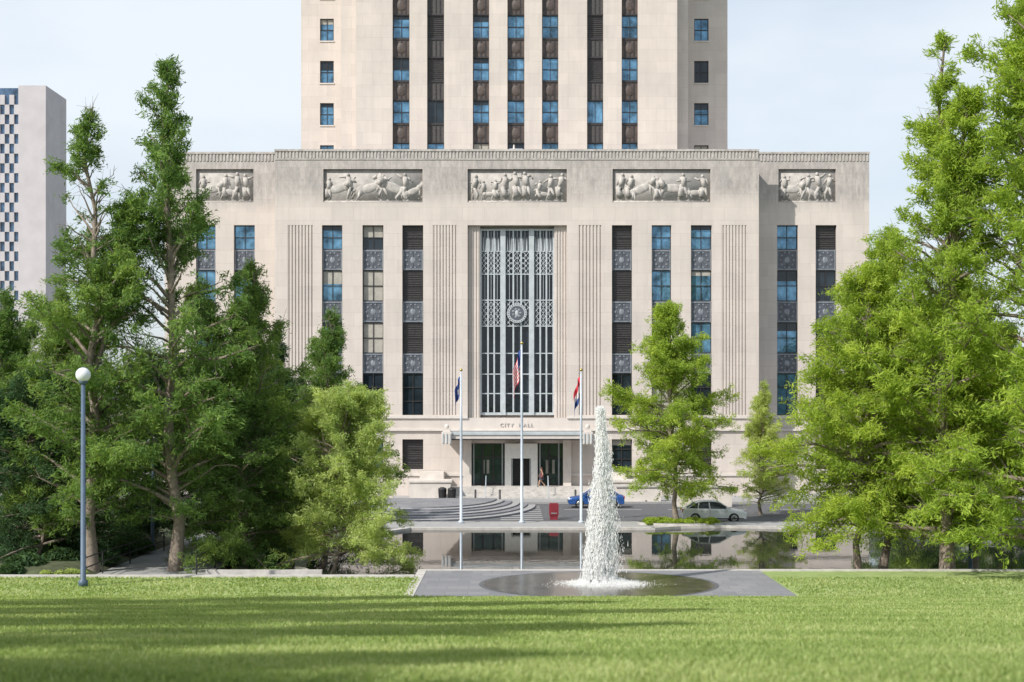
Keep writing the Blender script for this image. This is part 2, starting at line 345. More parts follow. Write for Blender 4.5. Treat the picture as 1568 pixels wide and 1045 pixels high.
for a,b in ((737.5,766),(774,810),(818,846.5)):
    n=3; wd=(b-a)/n
    for i in range(1,n): gb(a+wd*i-1.2,a+wd*i+1.2,352,632,.06)
    for i in range(n): gb(a+wd*(i+.5)-.3,a+wd*(i+.5)+.3,352,498,.02,.05)
    for t in (383,418,458,498,540,572,602): gb(a,b,t,t+1.6,.03)
    for (t0,t1) in ((386,418),(461,498)):
        rows=4; cols=4
        for r_ in range(rows):
            for c_ in range(cols):
                cx=a+(b-a)*(c_+.5)/cols; cz=t0+(t1-t0)*(r_+.5)/rows; q=(b-a)/cols*.5
                X=E0.x(cx);Z=E0.z(cz);s=q/17.6
                for (ux,uz) in ((1,1),(1,-1)):
                    G.tube([(X-ux*s,yg-.02,Z-uz*s*1.2),(X+ux*s,yg-.02,Z+uz*s*1.2)],[.024,.024],4,'grille')
                G.ell((X,yg-.03,Z),(.07,.04,.07),'grille',6,5)
    for i in range(n*2):
        cx=a+(b-a)*(i+.5)/(n*2); G.tube([(E0.x(cx),yg-.02,E0.z(383)),(E0.x(cx),yg-.02,E0.z(362))],[.08,.02],4,'grille')
mc=(E0.x(791.5),yg-.25,E0.z(479))
G.tube([(mc[0],yg+.05,mc[2]),(mc[0],yg-.28,mc[2])],[.86,.86],28,'grille')
G.tube([(mc[0],yg-.279,mc[2]),(mc[0],yg-.30,mc[2])],[.64,.62],28,'spandrel')
for i in range(24):
    a=2*math.pi*i/24; G.ell((mc[0]+.75*math.cos(a),yg-.28,mc[2]+.75*math.sin(a)),(.05,.04,.05),'spandrel',6,4)
for i in range(7):
    a=2*math.pi*i/7; G.ell((mc[0]+.33*math.cos(a),yg-.30,mc[2]+.33*math.sin(a)),(.14,.04,.12),'spanorn',7,5)
G.ell((mc[0],yg-.30,mc[2]),(.16,.05,.26),'grille',8,6)
# entrance
ent=MB([]); ye=YF+.9
z0,z1=1.02,E0.z(679)
ent.box(E0.x(716),E0.x(870),ye,ye+.06,z0,z1,'ggreen')
for p in (716,724,738,754,768,826,840,855,868): ent.box(E0.x(p),E0.x(p)+.12,ye-.12,ye-.002,z0,z1,'grille' if p in(724,768,826,855) else 'bronze')
for zz in (z0+.05,z0+2.4,z1-.12): ent.box(E0.x(716),E0.x(870),ye-.09,ye-.003,zz,zz+.10,'bronze')
ent.box(E0.x(773),E0.x(783),YF-.5,ye-.13,z0,z1-.02,'white'); ent.box(E0.x(813),E0.x(823),YF-.5,ye-.13,z0,z1-.02,'white'); ent.box(E0.x(783),E0.x(813),YF-.5,ye-.13,E0.z(702),z1-.02,'white')
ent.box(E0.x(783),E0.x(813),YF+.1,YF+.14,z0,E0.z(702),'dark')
for p in (783.5,797.3,811): ent.box(E0.x(p),E0.x(p)+.09,YF+.02,YF+.098,z0,E0.z(702),'grille')
for p in (738,745,836,846): ent.box(E0.x(p),E0.x(p)+.22,ye-.03,ye-.004,z0+1.0,z0+2.2,'blind')
# canopy
C2=El(120.6); zc0,zc1=C2.z(674),C2.z(663)
cn=MB([]); cn.box(C2.x(678),C2.x(906),120.6,YF-.002,zc0,zc1,'trim'); cn.box(C2.x(676),C2.x(908),120.5,120.598,zc1-.18,zc1+.05,'grille'); cn.box(C2.x(678),C2.x(906),120.52,120.597,zc0-.02,zc0+.1,'bronze')
cn.box(C2.x(676),C2.x(908),120.598,YF-.003,zc1+.001,zc1+.05,'grille')
for p in (684,900):
    X=C2.x(p); cn.box(X-.42,X+.42,120.3,121.4,zc0-.35,zc0+.7,'trim'); cn.box(X-.3,X+.3,120.45,121.25,zc0+.7,zc0+.95,'trim'); cn.ell((X,120.8,zc0+1.12),(.2,.2,.22),'trim')
    for q in (-.3,0,.3): cn.box(X+q-.05,X+q+.05,120.22,120.299,zc0-.25,zc0+.55,'grille')
for p in (716,868): cn.box(E0.x(p)-.35,E0.x(p)+.35,123.3,YF-.003,1.02,zc0-.001,'trim')
tcu=bpy.data.curves.new('lettering','FONT'); tcu.body='CITY  HALL'; tcu.size=.45; tcu.extrude=.03; tcu.align_x='CENTER'; tcu.space_character=1.3
to=bpy.data.objects.new('lettering',tcu); sc.collection.objects.link(to); to.location=(E0.x(791),YF-.03-124,E0.z(654)); to.rotation_euler=(R(90),0,0); tcu.materials.append(M['reliefback']); to.parent=hall
# wings
y1=127.2; E1=El(y1)
for pa,pb,wins,rel in ((252,421,((300,330),(358,390)),(300,388)),(1162,1331,((1190,1222),(1249,1281)),(1192,1280))):
    if pb==421: xb_=X0+.3; xa_=E1.x(pa)
    else: xa_=X1-.3; xb_=E1.x(pb)
    o=[(E1.x(a),E1.x(b),E1.z(636),E1.z(345)) for a,b in wins]+[(E1.x(a),E1.x(b),E1.z(719),E1.z(673)) for a,b in wins]+[(E1.x(rel[0]),E1.x(rel[1]),E1.z(310),E1.z(259))]
    zt=E1.z(233)
    facade(W,xa_,xb_,-.3,zt,y1,1.0,o); W.box(xa_,xb_,y1+1.001,y1+26,-.3,zt-.8,'stone')
    W.box(xa_-(.05 if pb==421 else 0),xb_+(.05 if pb!=421 else 0),y1-.1,y1-.002,E1.z(236),zt+.003,'relief')
    n_=int((xb_-xa_)/.3)
    for i in range(n_): xx=xa_+(xb_-xa_)*(i+.5)/n_; W.box(xx-.075,xx+.075,y1-.06,y1-.0015,E1.z(247),E1.z(236)-.001,'relief')
    W.box(xa_,xb_,y1-.14,y1-.002,E1.z(641),E1.z(637),'trim'); W.box(xa_,xb_,y1-.2,y1-.002,E1.z(660),E1.z(657),'trim')
    for (a,b),k in zip(wins,(['gblue'],['louver','gdark','gdark']) if pb!=421 else (['gblue'],['gblue','gblue','gdark'])):
        wincol(E1,a,b,k,y1); window(WIN,E1.x(a),E1.x(b),E1.z(719),E1.z(673),y1+.42,'gdark',3)
    relief(E1,rel[0],rel[1],y1,[('b',.25,.9),('h',.12,.9),('h',.5,.95),('d',.55,.7),('h',.72,1),('h',.88,.95)],5+(pb>421))
# tower
E2=El(138.0); yt=138.0; ZTOP=92
cols=[(601,627,'b'),(654,680,'l'),(724,749,'b'),(777,803,'b'),(830,855,'b'),(899,924,'l'),(952,977,'b')]
facade(W,E2.x(545),E2.x(1037),24,ZTOP,yt,.9,[(E2.x(a),E2.x(b),24.2,ZTOP-4) for a,b,_ in cols])
W.box(E2.x(545),E2.x(1037),yt+.901,yt+24,24,ZTOP,'stone')
W.box(E2.x(545)+3,E2.x(1037)-3,yt+3,yt+21,ZTOP,ZTOP+9,'stone')
pit=65.4/E2.s; zg=E2.z(188)
for a,b,t in cols:
    x0,x1=E2.x(a),E2.x(b)
    for k in range(-2,13):
        g0=zg+k*pit; g1=g0+35/E2.s
        if g0>ZTOP-5 : break
        if t=='b':
            window(WIN,x0,x1,g0,g1,yt+.55,'gblue' if random.random()<.9 else 'blind',2)
        else: window(WIN,x0,x1,g0,g1,yt+.55,'louver' if k>0 else random.choice(['gblue','gdark']),1)
        s0=g0-30.4/E2.s
        WIN.box(x0,x1,yt+.42,yt+.6,s0,g0,'brown' if t=='b' else 'louver')
        WIN.box(x0,x1,yt+.34,yt+.419,g0-.16,g0,'bronze'); WIN.box(x0,x1,yt+.36,yt+.419,s0,s0+.12,'bronze')
        xm=(x0+x1)/2
        for q in (-.42,0,.42): WIN.box(xm+q-.05,xm+q+.05,yt+.37,yt+.418,s0+.121,g0-.161,'bronze')
        if t=='b': WIN.ell((xm,yt+.43,(s0+g0)/2),(.5,.12,.55),'brown')
for pa,pb,dy in ((520,545,1.2),(1037,1056,1.2)):
    W.box(min(E2.x(pa),E2.x(pb)),max(E2.x(pa),E2.x(pb)),yt+dy,yt+22,24,ZTOP-6,'stone')
y3=143.0; E3=El(y3)
for pa,pb,wa,wb in ((461,520,490,511),(1056,1114,1063,1085)):
    x0,x1=E3.x(pa),E3.x(pb); 
    if pa==461: x1=E2.x(520)
    else: x0=E2.x(1056)
    o=[]
    for k in range(-1,12):
        zz=E3.z(192)+k*64.6/E3.s; o.append((E3.x(wa),E3.x(wb),zz,zz+34/E3.s))
    facade(W,x0,x1,24,ZTOP-10,y3,.6,o); W.box(x0,x1,y3+.601,158,24,ZTOP-10,'stone')
    for q in o: window(WIN,q[0],q[1],q[2],q[3],y3+.25,'gblue' if random.random()<.8 else 'gdark',2); WIN.box(q[0]-.06,q[1]+.06,y3-.08,y3-.002,q[2]-.12,q[2]-.001,'trim')
W.box(-3,2,132,134,ZT-1,ZT-.3,'trim')
W.tube([(E0.x(787),YF+.5,ZT),(E0.x(787),YF+.5,ZT+.5)],[.12,.05],8,'trim')
W.tube([(E0.x(780),YF+.5,ZT+.05),(E0.x(800),YF+.5,ZT+.05)],[.1,.1],6,'pole')
for mb,nm in ((W,'walls'),(WIN,'windows'),(G,'bronze_grille'),(ent,'entrance_doors'),(cn,'entrance_canopy')):
    o=mb.obj(nm,hall); o.matrix_parent_inverse=Matrix.Translation((0,-124,0))
o=REL.obj('relief_panels',hall,smooth=True); o.matrix_parent_inverse=Matrix.Translation((0,-124,0))
st=MB([])
for i in range(5): st.box(E0.x(640)-.0,E0.x(965),119.8+i*.4,YF+.9 if i==4 else 119.8+(i+1)*.4,-.2,.17+.17*(i+1),'coping')
st.box(E0.x(716),E0.x(870),YF+.0,YF+.95,.3,1.018,'coping')
for sgn,pa,pb in ((-1,640,690),(1,915,965)):
    st.box(E0.x(pa)-.4,E0.x(pb)+.2,119.2,121.6,-.1,1.55,'trim'); st.box(E0.x(pa)-.5,E0.x(pb)+.3,119.1,121.7,1.551,1.72,'trim')
    st.box(E0.x(pa)+.3,E0.x(pb)-.5,121.7,123.9,1.03,2.3,'trim')
for p in (745,838):
    st.tube([(E0.x(p),119.7,1.1),(E0.x(p),121.6,1.95),(E0.x(p),122.4,1.95)],[.035]*3,6,'pole')
    for yy,zz in ((119.8,.2),(121.6,1.0)): st.tube([(E0.x(p),yy,zz),(E0.x(p),yy,zz+.93)],[.03,.03],6,'pole')
st.obj('entrance_steps')
wl=MB([]); wl.box(13.0,17.4,112.5,113.0,-.04,1.5,'trim'); wl.box(12.9,17.5,112.4,113.1,1.501,1.62,'coping'); wl.box(8.6,12.2,116.5,117,0.1,1.3,'trim'); wl.box(8.5,12.3,116.4,117.1,1.301,1.42,'coping'); wl.obj('retaining_wall')
wl=MB([]); wl.box(-22,-9.8,117.5,118,0.1,1.3,'trim'); wl.box(-22.1,-9.7,117.4,118.1,1.301,1.42,'coping'); wl.obj('retaining_wall')

# ------------------------------------------------------------ GROUND
g=MB([]); g.add([(-3000,-600,-.05),(3000,-600,-.05),(3000,4500,-.05),(-3000,4500,-.05)],[(0,1,2,3)],'gnd'); g.obj('ground')
def lz(y):
    if y>56: return .5
    t=(56-y)/46.0
    if t<=1: return .5+5.66*(t*.93+.07*t*t)
    return 6.16+min(.25,(10-y)*.02)
L=MB([])
def sheet(mb,xa,xb,ys,k):
    for a,b in zip(ys,ys[1:]): mb.add([(xa,a,lz(a)),(xb,a,lz(a)),(xb,b,lz(b)),(xa,b,lz(b))],[(0,1,2,3)],k)
sheet(L,-80,80,[-40,-10,0,5,10,14,18,22,26,30,34,38,42,46,50,53,55.4],'lawn')
sheet(L,-80,-3.9,[55.4,56,62.3],'lawn'); sheet(L,11.3,80,[55.4,56,64.6],'lawn')
lawn=L.obj('lawn',smooth=True)
rng=np.random.default_rng(3)
N=360000
yy=8.5+ (rng.random(N)**1.7)*54; half=yy*.375+.6; xx=(rng.random(N)*2-1)*half
keep=~((yy>55.3)&(xx>-4.0)&(xx<11.4)) & (yy<62.2); xx=xx[keep]; yy=yy[keep]; N=len(xx)
zz=np.array([lz(v) for v in yy])
cl=np.sin(xx*1.7+np.sin(yy*1.3)*2)*np.sin(yy*2.1+np.cos(xx*1.1)*2)
h=(.03+.03*rng.random(N))*(1+.25*cl)*(1+yy/90); wd=(.006+.006*rng.random(N))*(1+yy/14); an=rng.random(N)*6.283; la=rng.random(N)*6.283; lm=h*.9*rng.random(N)
P=np.stack([xx,yy,zz],1); dx=np.stack([np.cos(an)*wd,np.sin(an)*wd,0*wd],1); tip=np.stack([np.cos(la)*lm,np.sin(la)*lm,h],1)
V=np.stack([P-dx,P+dx,P+tip],1).reshape(-1,3)
def np_mesh(name,V,nper,mat,tint=None):
    me=bpy.data.meshes.new(name); nv=len(V); nf=nv//nper
    me.vertices.add(nv); me.vertices.foreach_set('co',V.astype(np.float32).ravel()); me.loops.add(nv); me.loops.foreach_set('vertex_index',np.arange(nv,dtype=np.int32))
    me.polygons.add(nf); me.polygons.foreach_set('loop_start',np.arange(0,nv,nper,dtype=np.int32)); me.update(calc_edges=True)
    if tint is not None: a=me.attributes.new('tint','FLOAT','FACE'); a.data.foreach_set('value',tint.astype(np.float32))
    me.materials.append(mat); return me
tt=np.clip(.5+.16*np.sin(xx*.9+1.3*np.sin(yy*.7))*np.sin(yy*.8)+.08*np.sin(yy*1.9+.3*np.sin(xx*.4))+rng.normal(0,.22,N),0,1)
go=bpy.data.objects.new('grass_blades',np_mesh('grass_blades',V,3,M['blade'],tt)); sc.collection.objects.link(go); go.parent=lawn
k=MB([]); k.box(-60,-4.3,62.3,62.75,-.04,.58,'coping'); k.box(11.3,60,64.6,65.0,-.04,.56,'coping'); k.obj('stone_kerb')
# fountain plaza
p=MB([]); p.box(-3.9,11.3,55.3,64.9,-.04,.497,'paver'); 
p.box(-4.3,-3.9,55.4,65.3,-.04,.515,'coping'); p.box(-3.9,11.3,64.9,65.3,-.04,.515,'coping'); p.obj('fountain_plaza_paving')
FXc,FYc=3.65,60.0
fo=MB([])
def ring(mb,r0,r1,z,k,n=72,cx=FXc,cy=FYc):
    vs=[];fs=[]
    for i in range(n):
        a=2*math.pi*i/n; vs+=[(cx+r0*math.cos(a),cy+r0*math.sin(a)*.90,z),(cx+r1*math.cos(a),cy+r1*math.sin(a)*.90,z)]
    for i in range(n): j=(i+1)%n; fs.append((2*i,2*i+1,2*j+1,2*j))
    mb.add(vs,fs,k)
ring(fo,4.85,5.05,.503,'asphalt'); ring(fo,.3,4.85,.508,'wet')
fo.tube([(FXc,FYc,.45),(FXc,FYc,.62)],[.35,.3],16,'black'); 
for i in range(8):
    a=i*math.pi/4; fo.tube([(FXc+.55*math.cos(a),FYc+.55*math.sin(a),.5),(FXc+.45*math.cos(a),FYc+.45*math.sin(a),.72)],[.05,.03],6,'black')
basin=fo.obj('water_fountain')
# jet: fine rising core, strands of falling drops, mist drifting downwind
H=7.45; N=125000
ns=160; sid=rng.integers(0,ns,N); sph=rng.random(ns)*6.283; srr=np.abs(rng.normal(0,.54,ns)); stop=.35+.65*rng.random(ns)**.6
u=rng.random(N)**.95*stop[sid]
rad=.05+.43*(1-u)**.85*(.75+.25*(1-u))
ph=sph[sid]+rng.normal(0,.30,N)
sp_=rng.normal(0,.032,N)*(1+2.2*(1-u)); sp2=rng.normal(0,.032,N)*(1+2.2*(1-u))
xo=srr[sid]*rad*np.cos(ph)+sp_+.16*u+.03*np.sin(u*37+sid*1.7)
yo=srr[sid]*rad*np.sin(ph)+sp2
core=rng.random(N)<.26; xo=np.where(core,rng.normal(0,.06,N)+.16*u,xo); yo=np.where(core,rng.normal(0,.06,N),yo); u=np.where(core,rng.random(N),u)
dr=rng.random(N)<.09; xo=np.where(dr,xo+rng.random(N)**1.3*.75*(1-u)**.6*np.minimum(1,u*6+.4),xo)
zz=.52+u*H
sz=.006+.012*rng.random(N)**2+.004*(1-u); ln=sz*(2.0+6*rng.random(N))
NB=26000; pb_=rng.random(NB)*6.283; rb=np.abs(rng.normal(0,.66,NB)); xb_=rb*np.cos(pb_)*1.15+.22; yb_=rb*np.sin(pb_)*.9
zb_=.513+np.abs(rng.normal(0,1,NB))*.26*np.exp(-rb*1.4)
xo=np.concatenate([xo,xb_]);yo=np.concatenate([yo,yb_]);zz=np.concatenate([zz,zb_]); sz=np.concatenate([sz,.007+.012*rng.random(NB)]); ln=np.concatenate([ln,.008+.02*rng.random(NB)])
N=len(xo); C=np.stack([FXc+xo,FYc+yo,zz],1); th=rng.normal(0,.2,N)
ax=np.stack([np.sin(th)*ln,0*ln,np.cos(th)*ln],1); q=rng.random(N)*6.283
b1=np.stack([np.cos(q)*sz,np.sin(q)*sz,0*sz],1); b2=np.stack([-np.sin(q)*sz,np.cos(q)*sz,0*sz],1)
c0=C+b1-ax; c1=C+b2*.87-b1*.5-ax; c2=C-b2*.87-b1*.5-ax; Tp=C+ax
V=np.stack([c0,c1,Tp, c1,c2,Tp, c2,c0,Tp, c1,c0,c2],1).reshape(-1,3)
spo=bpy.data.objects.new('water_jet',np_mesh('water_jet',V,3,M['spray'])); sc.collection.objects.link(spo); spo.parent=basin
# pool
pool=[(-8.6,65.3),(-10,69),(-10.7,74),(-10.6,79),(-9.6,84),(-8.2,88),(-6.5,91.5),(9.2,91.5),(11,92.6),(14,93),(22,91),(60,88),(60,65.05),(11.3,65.05),(11.3,65.3)]
pl=MB([]); pl.add([(x,y,0) for x,y in pool],[tuple(range(len(pool)))],'water'); pl.obj('pool_water')
cp=MB([])
for (xa,ya),(xb,yb) in zip(pool[:11],pool[1:12]):
    d=Vector((xb-xa,yb-ya)).normalized(); nx,ny=-d.y*.55,d.x*.55
    cp.slab([(xa,ya),(xa+nx,ya+ny),(xb+nx,yb+ny),(xb,yb)],-.04,.16,'coping')
cp.box(-14,-8.7,65.0,65.35,-.04,.5,'coping'); cp.box(-14,-4.3,65.36,65.8,-.04,.14,'coping')
cp.obj('pool_coping')
def bed(name,xa,xb,ya,yb,z,seed,k='soil'):
    n1=int((xb-xa)/1.2);n2=int((yb-ya)/1.2); r2=random.Random(seed); vs=[];fs=[]
    for j in range(n2+1):
        for i in range(n1+1):
            e=min(i,n1-i,j,n2-j); vs.append((xa+(xb-xa)*i/n1,ya+(yb-ya)*j/n2,z+(r2.uniform(0,.25) if e>0 else -.35)))
    for j in range(n2):
        for i in range(n1): q=j*(n1+1)+i; fs.append((q,q+1,q+n1+2,q+n1+1))
    m=MB([]); m.add(vs,fs,k); return m.obj(name,smooth=True)
bed('garden_bed',-70,-19.2,62.8,100,.55,1); bed('garden_bed',-14.6,-11.4,66.5,92,.12,2); bed('garden_bed',30,80,66,96,.12,3)
pt=MB([]); pt.slab([(-19.2,62.8),(-14,62.8),(-14.2,75),(-14.8,92),(-18.8,92),(-19.2,75)],-.04,.25,'concrete'); pt.slab([(-14.0,62.8),(-4.35,62.8),(-4.35,65),(-14.0,65)],-.04,.30,'paver'); pt.obj('footpath')
pr=MB([]); pr.slab([(-60,92.4),(-6.4,92.05),(9.3,92.05),(10.8,93.1),(14,93.6),(22.2,91.6),(60,88.6),(60,96.5),(-60,96.5)],-.04,.12,'concrete'); 
pr.box(-60,60,96.501,96.65,-.04,.13,'coping'); pr.obj('promenade_pavement')
s=MB([]); s.add([(-400,96.66,-.01),(400,96.66,-.01),(400,116,-.01),(-400,116,-.01)],[(0,1,2,3)],'asphalt'); s.obj('street')
s=MB([])
for i in range(9): s.add([(-.8,97.6+i*1.9,-.004),(2.2,97.6+i*1.9,-.004),(2.2,98.3+i*1.9,-.004),(-.8,98.3+i*1.9,-.004)],[(0,1,2,3)],'concrete')
for i in range(-30,60): 
    if not -13<i*4<0: s.add([(i*4,109.4,-.004),(i*4+2,109.4,-.004),(i*4+2,109.55,-.004),(i*4,109.55,-.004)],[(0,1,2,3)],'white')
s.obj('road_markings')
sw=MB([]); sw.box(-60,60,116,119.79,-.04,.15,'concrete'); sw.box(-60,E0.x(640)-.01,119.79,128,-.04,.152,'concrete'); sw.box(E0.x(965)+.01,60,119.79,128,-.04,.152,'concrete'); sw.obj('sidewalk')
ts=MB([])
for i in range(6):
    n=26; r0=13.5-i*1.0; cx,cy=-6.5,113.5
    arc=[(cx+r0*math.cos(a)*.62,cy+r0*1.15*math.sin(a)) for a in [math.pi+math.pi*j/n for j in range(n+1)]]
    ts.slab(arc,-.05,.12+.10*i,'paver' if i%2 else 'concrete','steprise')
ts.obj('terrace_steps')
# ------------------------------------------------------------ TREES
def tree_mesh(name,seed,H,Rr,cb,nl,prof,spn=5,lf=11,ls=.26,el=(18,66),tops=1,gap=-.9,wander=.3,trunk_r=None):
    rng=np.random.default_rng(seed); rd=random.Random(seed); mb=MB(['bark'])
    tr=trunk_r or H*.012
    def axis(base,top,n,wn):
        pts=[]; 
        for i in range(n+1):
            t=i/n; p=base.lerp(top,t); 
            if 0<i<n: p=p+Vector((rd.uniform(-wn,wn),rd.uniform(-wn,wn),0))
            pts.append(p)
        return pts
    stems=[axis(Vector((0,0,-.3)),Vector((rd.uniform(-.8,.8),rd.uniform(-.6,.6),H)),9,wander)]
    for _ in range(tops-1):
        h0=H*rd.uniform(.25,.5); a=rd.uniform(0,6.28); rr_=Rr*rd.uniform(.35,.55)
        stems.append(axis(Vector((0,0,h0)),Vector((math.cos(a)*rr_,math.sin(a)*rr_,H*rd.uniform(.8,.95))),6,wander*.6))
    C=[];D=[];S=[]
    for si,stm in enumerate(stems):
        rad=[max(.02,(tr if si==0 else tr*.5)*(1-i/len(stm))**.8*(1.35 if i==0 and si==0 else 1)) for i in range(len(stm))]
        mb.tube(stm,rad,8,'bark',False)
        nn=nl if si==0 else int(nl*.45)
        for i in range(nn):
            u=(i+rd.random())/nn; t=(cb+(1-cb)*u) if si==0 else .25+.75*u
            q=t*(len(stm)-1); j=min(int(q),len(stm)-2); base=stm[j].lerp(stm[j+1],q-j)
            hh=max(0,(base.z/H-cb)/(1-cb)); L=Rr*prof(hh)*rd.choice([1,1,.8,.55,1.2,.9])*rd.uniform(.75,1.15)*(1 if si==0 else .6)+.35
            az=i*2.399+rd.uniform(-.9,.9); e=R(el[0]+(el[1]-el[0])*hh+rd.uniform(-20,20))
            d=Vector((math.cos(az)*math.cos(e),math.sin(az)*math.cos(e),math.sin(e)))
            pts=[base+d*L*s_+Vector((0,0,(.02*s_-.16*s_*s_)*L)) + Vector((rd.uniform(-.09,.09),rd.uniform(-.09,.09),rd.uniform(-.07,.07)))*L*s_ for s_ in (0,.25,.5,.75,1)]
            r0=min(.10,.018+.016*L)*(1.2 if H>12 else 1); mb.tube(pts,[r0,r0*.75,r0*.55,r0*.35,.008],5,'bark',False)
            nt_=max(3,int(L*4.0))
            for kk in range(nt_):
                s_=.15+.85*(kk+rd.random())/nt_; q=s_*4; j=min(int(q),3); b0=pts[j].lerp(pts[j+1],q-j)
                sd=1 if kk%2 else -1; aa=az+sd*rd.uniform(.3,1.3); e2=e*.5+rd.uniform(-.7,.9)
                d2=Vector((math.cos(aa)*math.cos(e2),math.sin(aa)*math.cos(e2),math.sin(e2))); l2=(.38+.28*L*(1-.7*s_))*rd.uniform(.6,1.4)
                if kk%2==0: mb.tube([b0,b0+d2*l2],[.012,.005],3,'bark',False)
                for m_ in range(spn):
                    f=(m_+.6)/spn; pp=b0+d2*l2*f+Vector((0,0,-.25*l2*f*f)); C.append(pp[:]);D.append(d2[:]);S.append(.65+.5*(1-f))
            for m_ in range(spn): C.append((pts[4]-d*rd.uniform(0,.3)*L*.5)[:]);D.append(d[:]);S.append(.7)
    C=np.array(C);D=np.array(D);S=np.array(S)
    k=rng.normal(0,1,(5,3))*np.array([[.9],[1.3],[2.0],[.6],[2.8]]); fz=rng.random(5)*6.283
    nv=sum(np.sin(C@k[i]+fz[i]) for i in range(5)); ok=nv>gap*1.6; C=C[ok];D=D[ok];S=S[ok];nv=nv[ok]
    C=np.repeat(C,lf,0);D=np.repeat(D,lf,0);S=np.repeat(S,lf);nv=np.repeat(nv,lf); n=len(C)
    P=C+rng.normal(0,1,(n,3))*np.array([.165,.165,.14])*S[:,None]; P[:,2]-=.05
    A=D+rng.normal(0,.7,(n,3)); A[:,2]-=.25; A/=np.linalg.norm(A,axis=1)[:,None]
    Nn=rng.normal(0,.9,(n,3))+np.array([-.4,-.4,.6]); B=np.cross(A,Nn); B/=np.linalg.norm(B,axis=1)[:,None]+1e-6
    l_=ls*(.5+.7*rng.random(n))[:,None]*.5; w_=l_*(.15+.12*rng.random(n))[:,None]
    LV=np.stack([P-A*l_,P+B*w_,P+A*l_,P-B*w_],1).reshape(-1,3)
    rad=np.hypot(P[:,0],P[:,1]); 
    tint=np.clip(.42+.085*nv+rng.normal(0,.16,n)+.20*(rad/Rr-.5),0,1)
    wv=np.array(mb.v); wn=len(wv); lens=[len(f) for f in mb.f]
    me=bpy.data.meshes.new(name); me.vertices.add(wn+len(LV)); me.vertices.foreach_set('co',np.concatenate([wv,LV]).astype(np.float32).ravel())
    wl_=np.array([i for f in mb.f for i in f],dtype=np.int32); al=np.concatenate([wl_,np.arange(len(LV),dtype=np.int32)+wn])
    me.loops.add(len(al)); me.loops.foreach_set('vertex_index',al); starts=np.concatenate([np.cumsum([0]+lens[:-1]),len(wl_)+np.arange(n)*4]).astype(np.int32)
    me.polygons.add(len(starts)); me.polygons.foreach_set('loop_start',starts)
    me.materials.append(M['bark']); me.materials.append(M['leafL'])
    mi=np.concatenate([np.zeros(len(lens)),np.ones(n)]).astype(np.int32); me.polygons.foreach_set('material_index',mi)
    me.update(calc_edges=True); a=me.attributes.new('tint','FLOAT','FACE'); a.data.foreach_set('value',np.concatenate([np.zeros(len(lens)),tint]).astype(np.float32))
    return me
cone=lambda u:(max(0,1-u))**.85*(.72+.28*min(1,u/.15))
col=lambda u:(max(0,1-u))**.6*(.65+.35*min(1,u/.25))
rnd=lambda u:math.sqrt(max(0,1-(2*u-.72)**2/1.75))*(1-.45*u)
TM={'A':tree_mesh('cypress_a',11,21.5,5.3,.10,92,cone,5,14,.28,tops=2,gap=-.5),
    'B':tree_mesh('cypress_b',12,22.5,5.6,.10,98,cone,5,14,.28,tops=1,gap=-.5),
    'C':tree_mesh('cypress_c',13,13,4.1,.10,84,cone,5,15,.25,tops=2,gap=-.9),
    'D':tree_mesh('tree_round',14,14.2,5.1,.17,105,col,5,16,.25,el=(8,64),gap=-1.1),
    'E':tree_mesh('tree_low',15,9.5,4.6,.10,88,rnd,5,17,.24,el=(5,60),tops=3,gap=-1.3),
    'F':tree_mesh('cypress_tall',16,26,7.0,.06,125,cone,5,14,.29,tops=2,gap=-.6)}
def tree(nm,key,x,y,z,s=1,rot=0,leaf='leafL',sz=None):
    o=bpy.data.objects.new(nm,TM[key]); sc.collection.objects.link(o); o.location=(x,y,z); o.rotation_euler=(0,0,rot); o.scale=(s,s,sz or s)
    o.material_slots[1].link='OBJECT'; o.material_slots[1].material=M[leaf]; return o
T='bald_cypress_tree'
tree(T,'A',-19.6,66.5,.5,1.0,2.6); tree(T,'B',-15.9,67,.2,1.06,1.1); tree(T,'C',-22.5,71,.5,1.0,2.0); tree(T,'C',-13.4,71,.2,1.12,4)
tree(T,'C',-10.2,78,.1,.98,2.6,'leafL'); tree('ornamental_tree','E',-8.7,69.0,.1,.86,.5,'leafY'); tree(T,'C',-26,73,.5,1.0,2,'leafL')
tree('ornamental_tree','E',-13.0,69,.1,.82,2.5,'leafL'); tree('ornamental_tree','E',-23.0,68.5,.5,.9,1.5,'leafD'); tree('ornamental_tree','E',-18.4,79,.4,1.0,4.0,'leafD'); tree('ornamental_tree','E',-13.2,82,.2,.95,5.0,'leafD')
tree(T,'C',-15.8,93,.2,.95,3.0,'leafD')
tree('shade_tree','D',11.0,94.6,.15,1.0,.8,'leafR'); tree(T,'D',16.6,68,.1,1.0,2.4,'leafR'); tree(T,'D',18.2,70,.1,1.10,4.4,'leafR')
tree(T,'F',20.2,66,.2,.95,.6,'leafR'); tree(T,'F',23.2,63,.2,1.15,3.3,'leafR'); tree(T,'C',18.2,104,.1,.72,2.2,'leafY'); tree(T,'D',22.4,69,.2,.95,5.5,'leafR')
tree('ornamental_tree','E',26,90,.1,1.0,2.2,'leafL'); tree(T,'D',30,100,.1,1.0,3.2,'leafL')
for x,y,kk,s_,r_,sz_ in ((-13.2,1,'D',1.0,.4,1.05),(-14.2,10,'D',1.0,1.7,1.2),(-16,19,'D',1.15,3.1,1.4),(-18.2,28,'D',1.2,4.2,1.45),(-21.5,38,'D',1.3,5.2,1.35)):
    tree('lawn_tree',kk,x,y,lz(y),s_,r_,'leafL',sz_)
def mass(name,pts,leaf,seed):
    e=empty(name); r3=random.Random(seed)
    for i,(x,y) in enumerate(pts):
        o=tree('tree_%d'%i,r3.choice(['D','E','C']),x,y,0,r3.uniform(.8,1.1),r3.uniform(0,6),leaf); o.parent=e
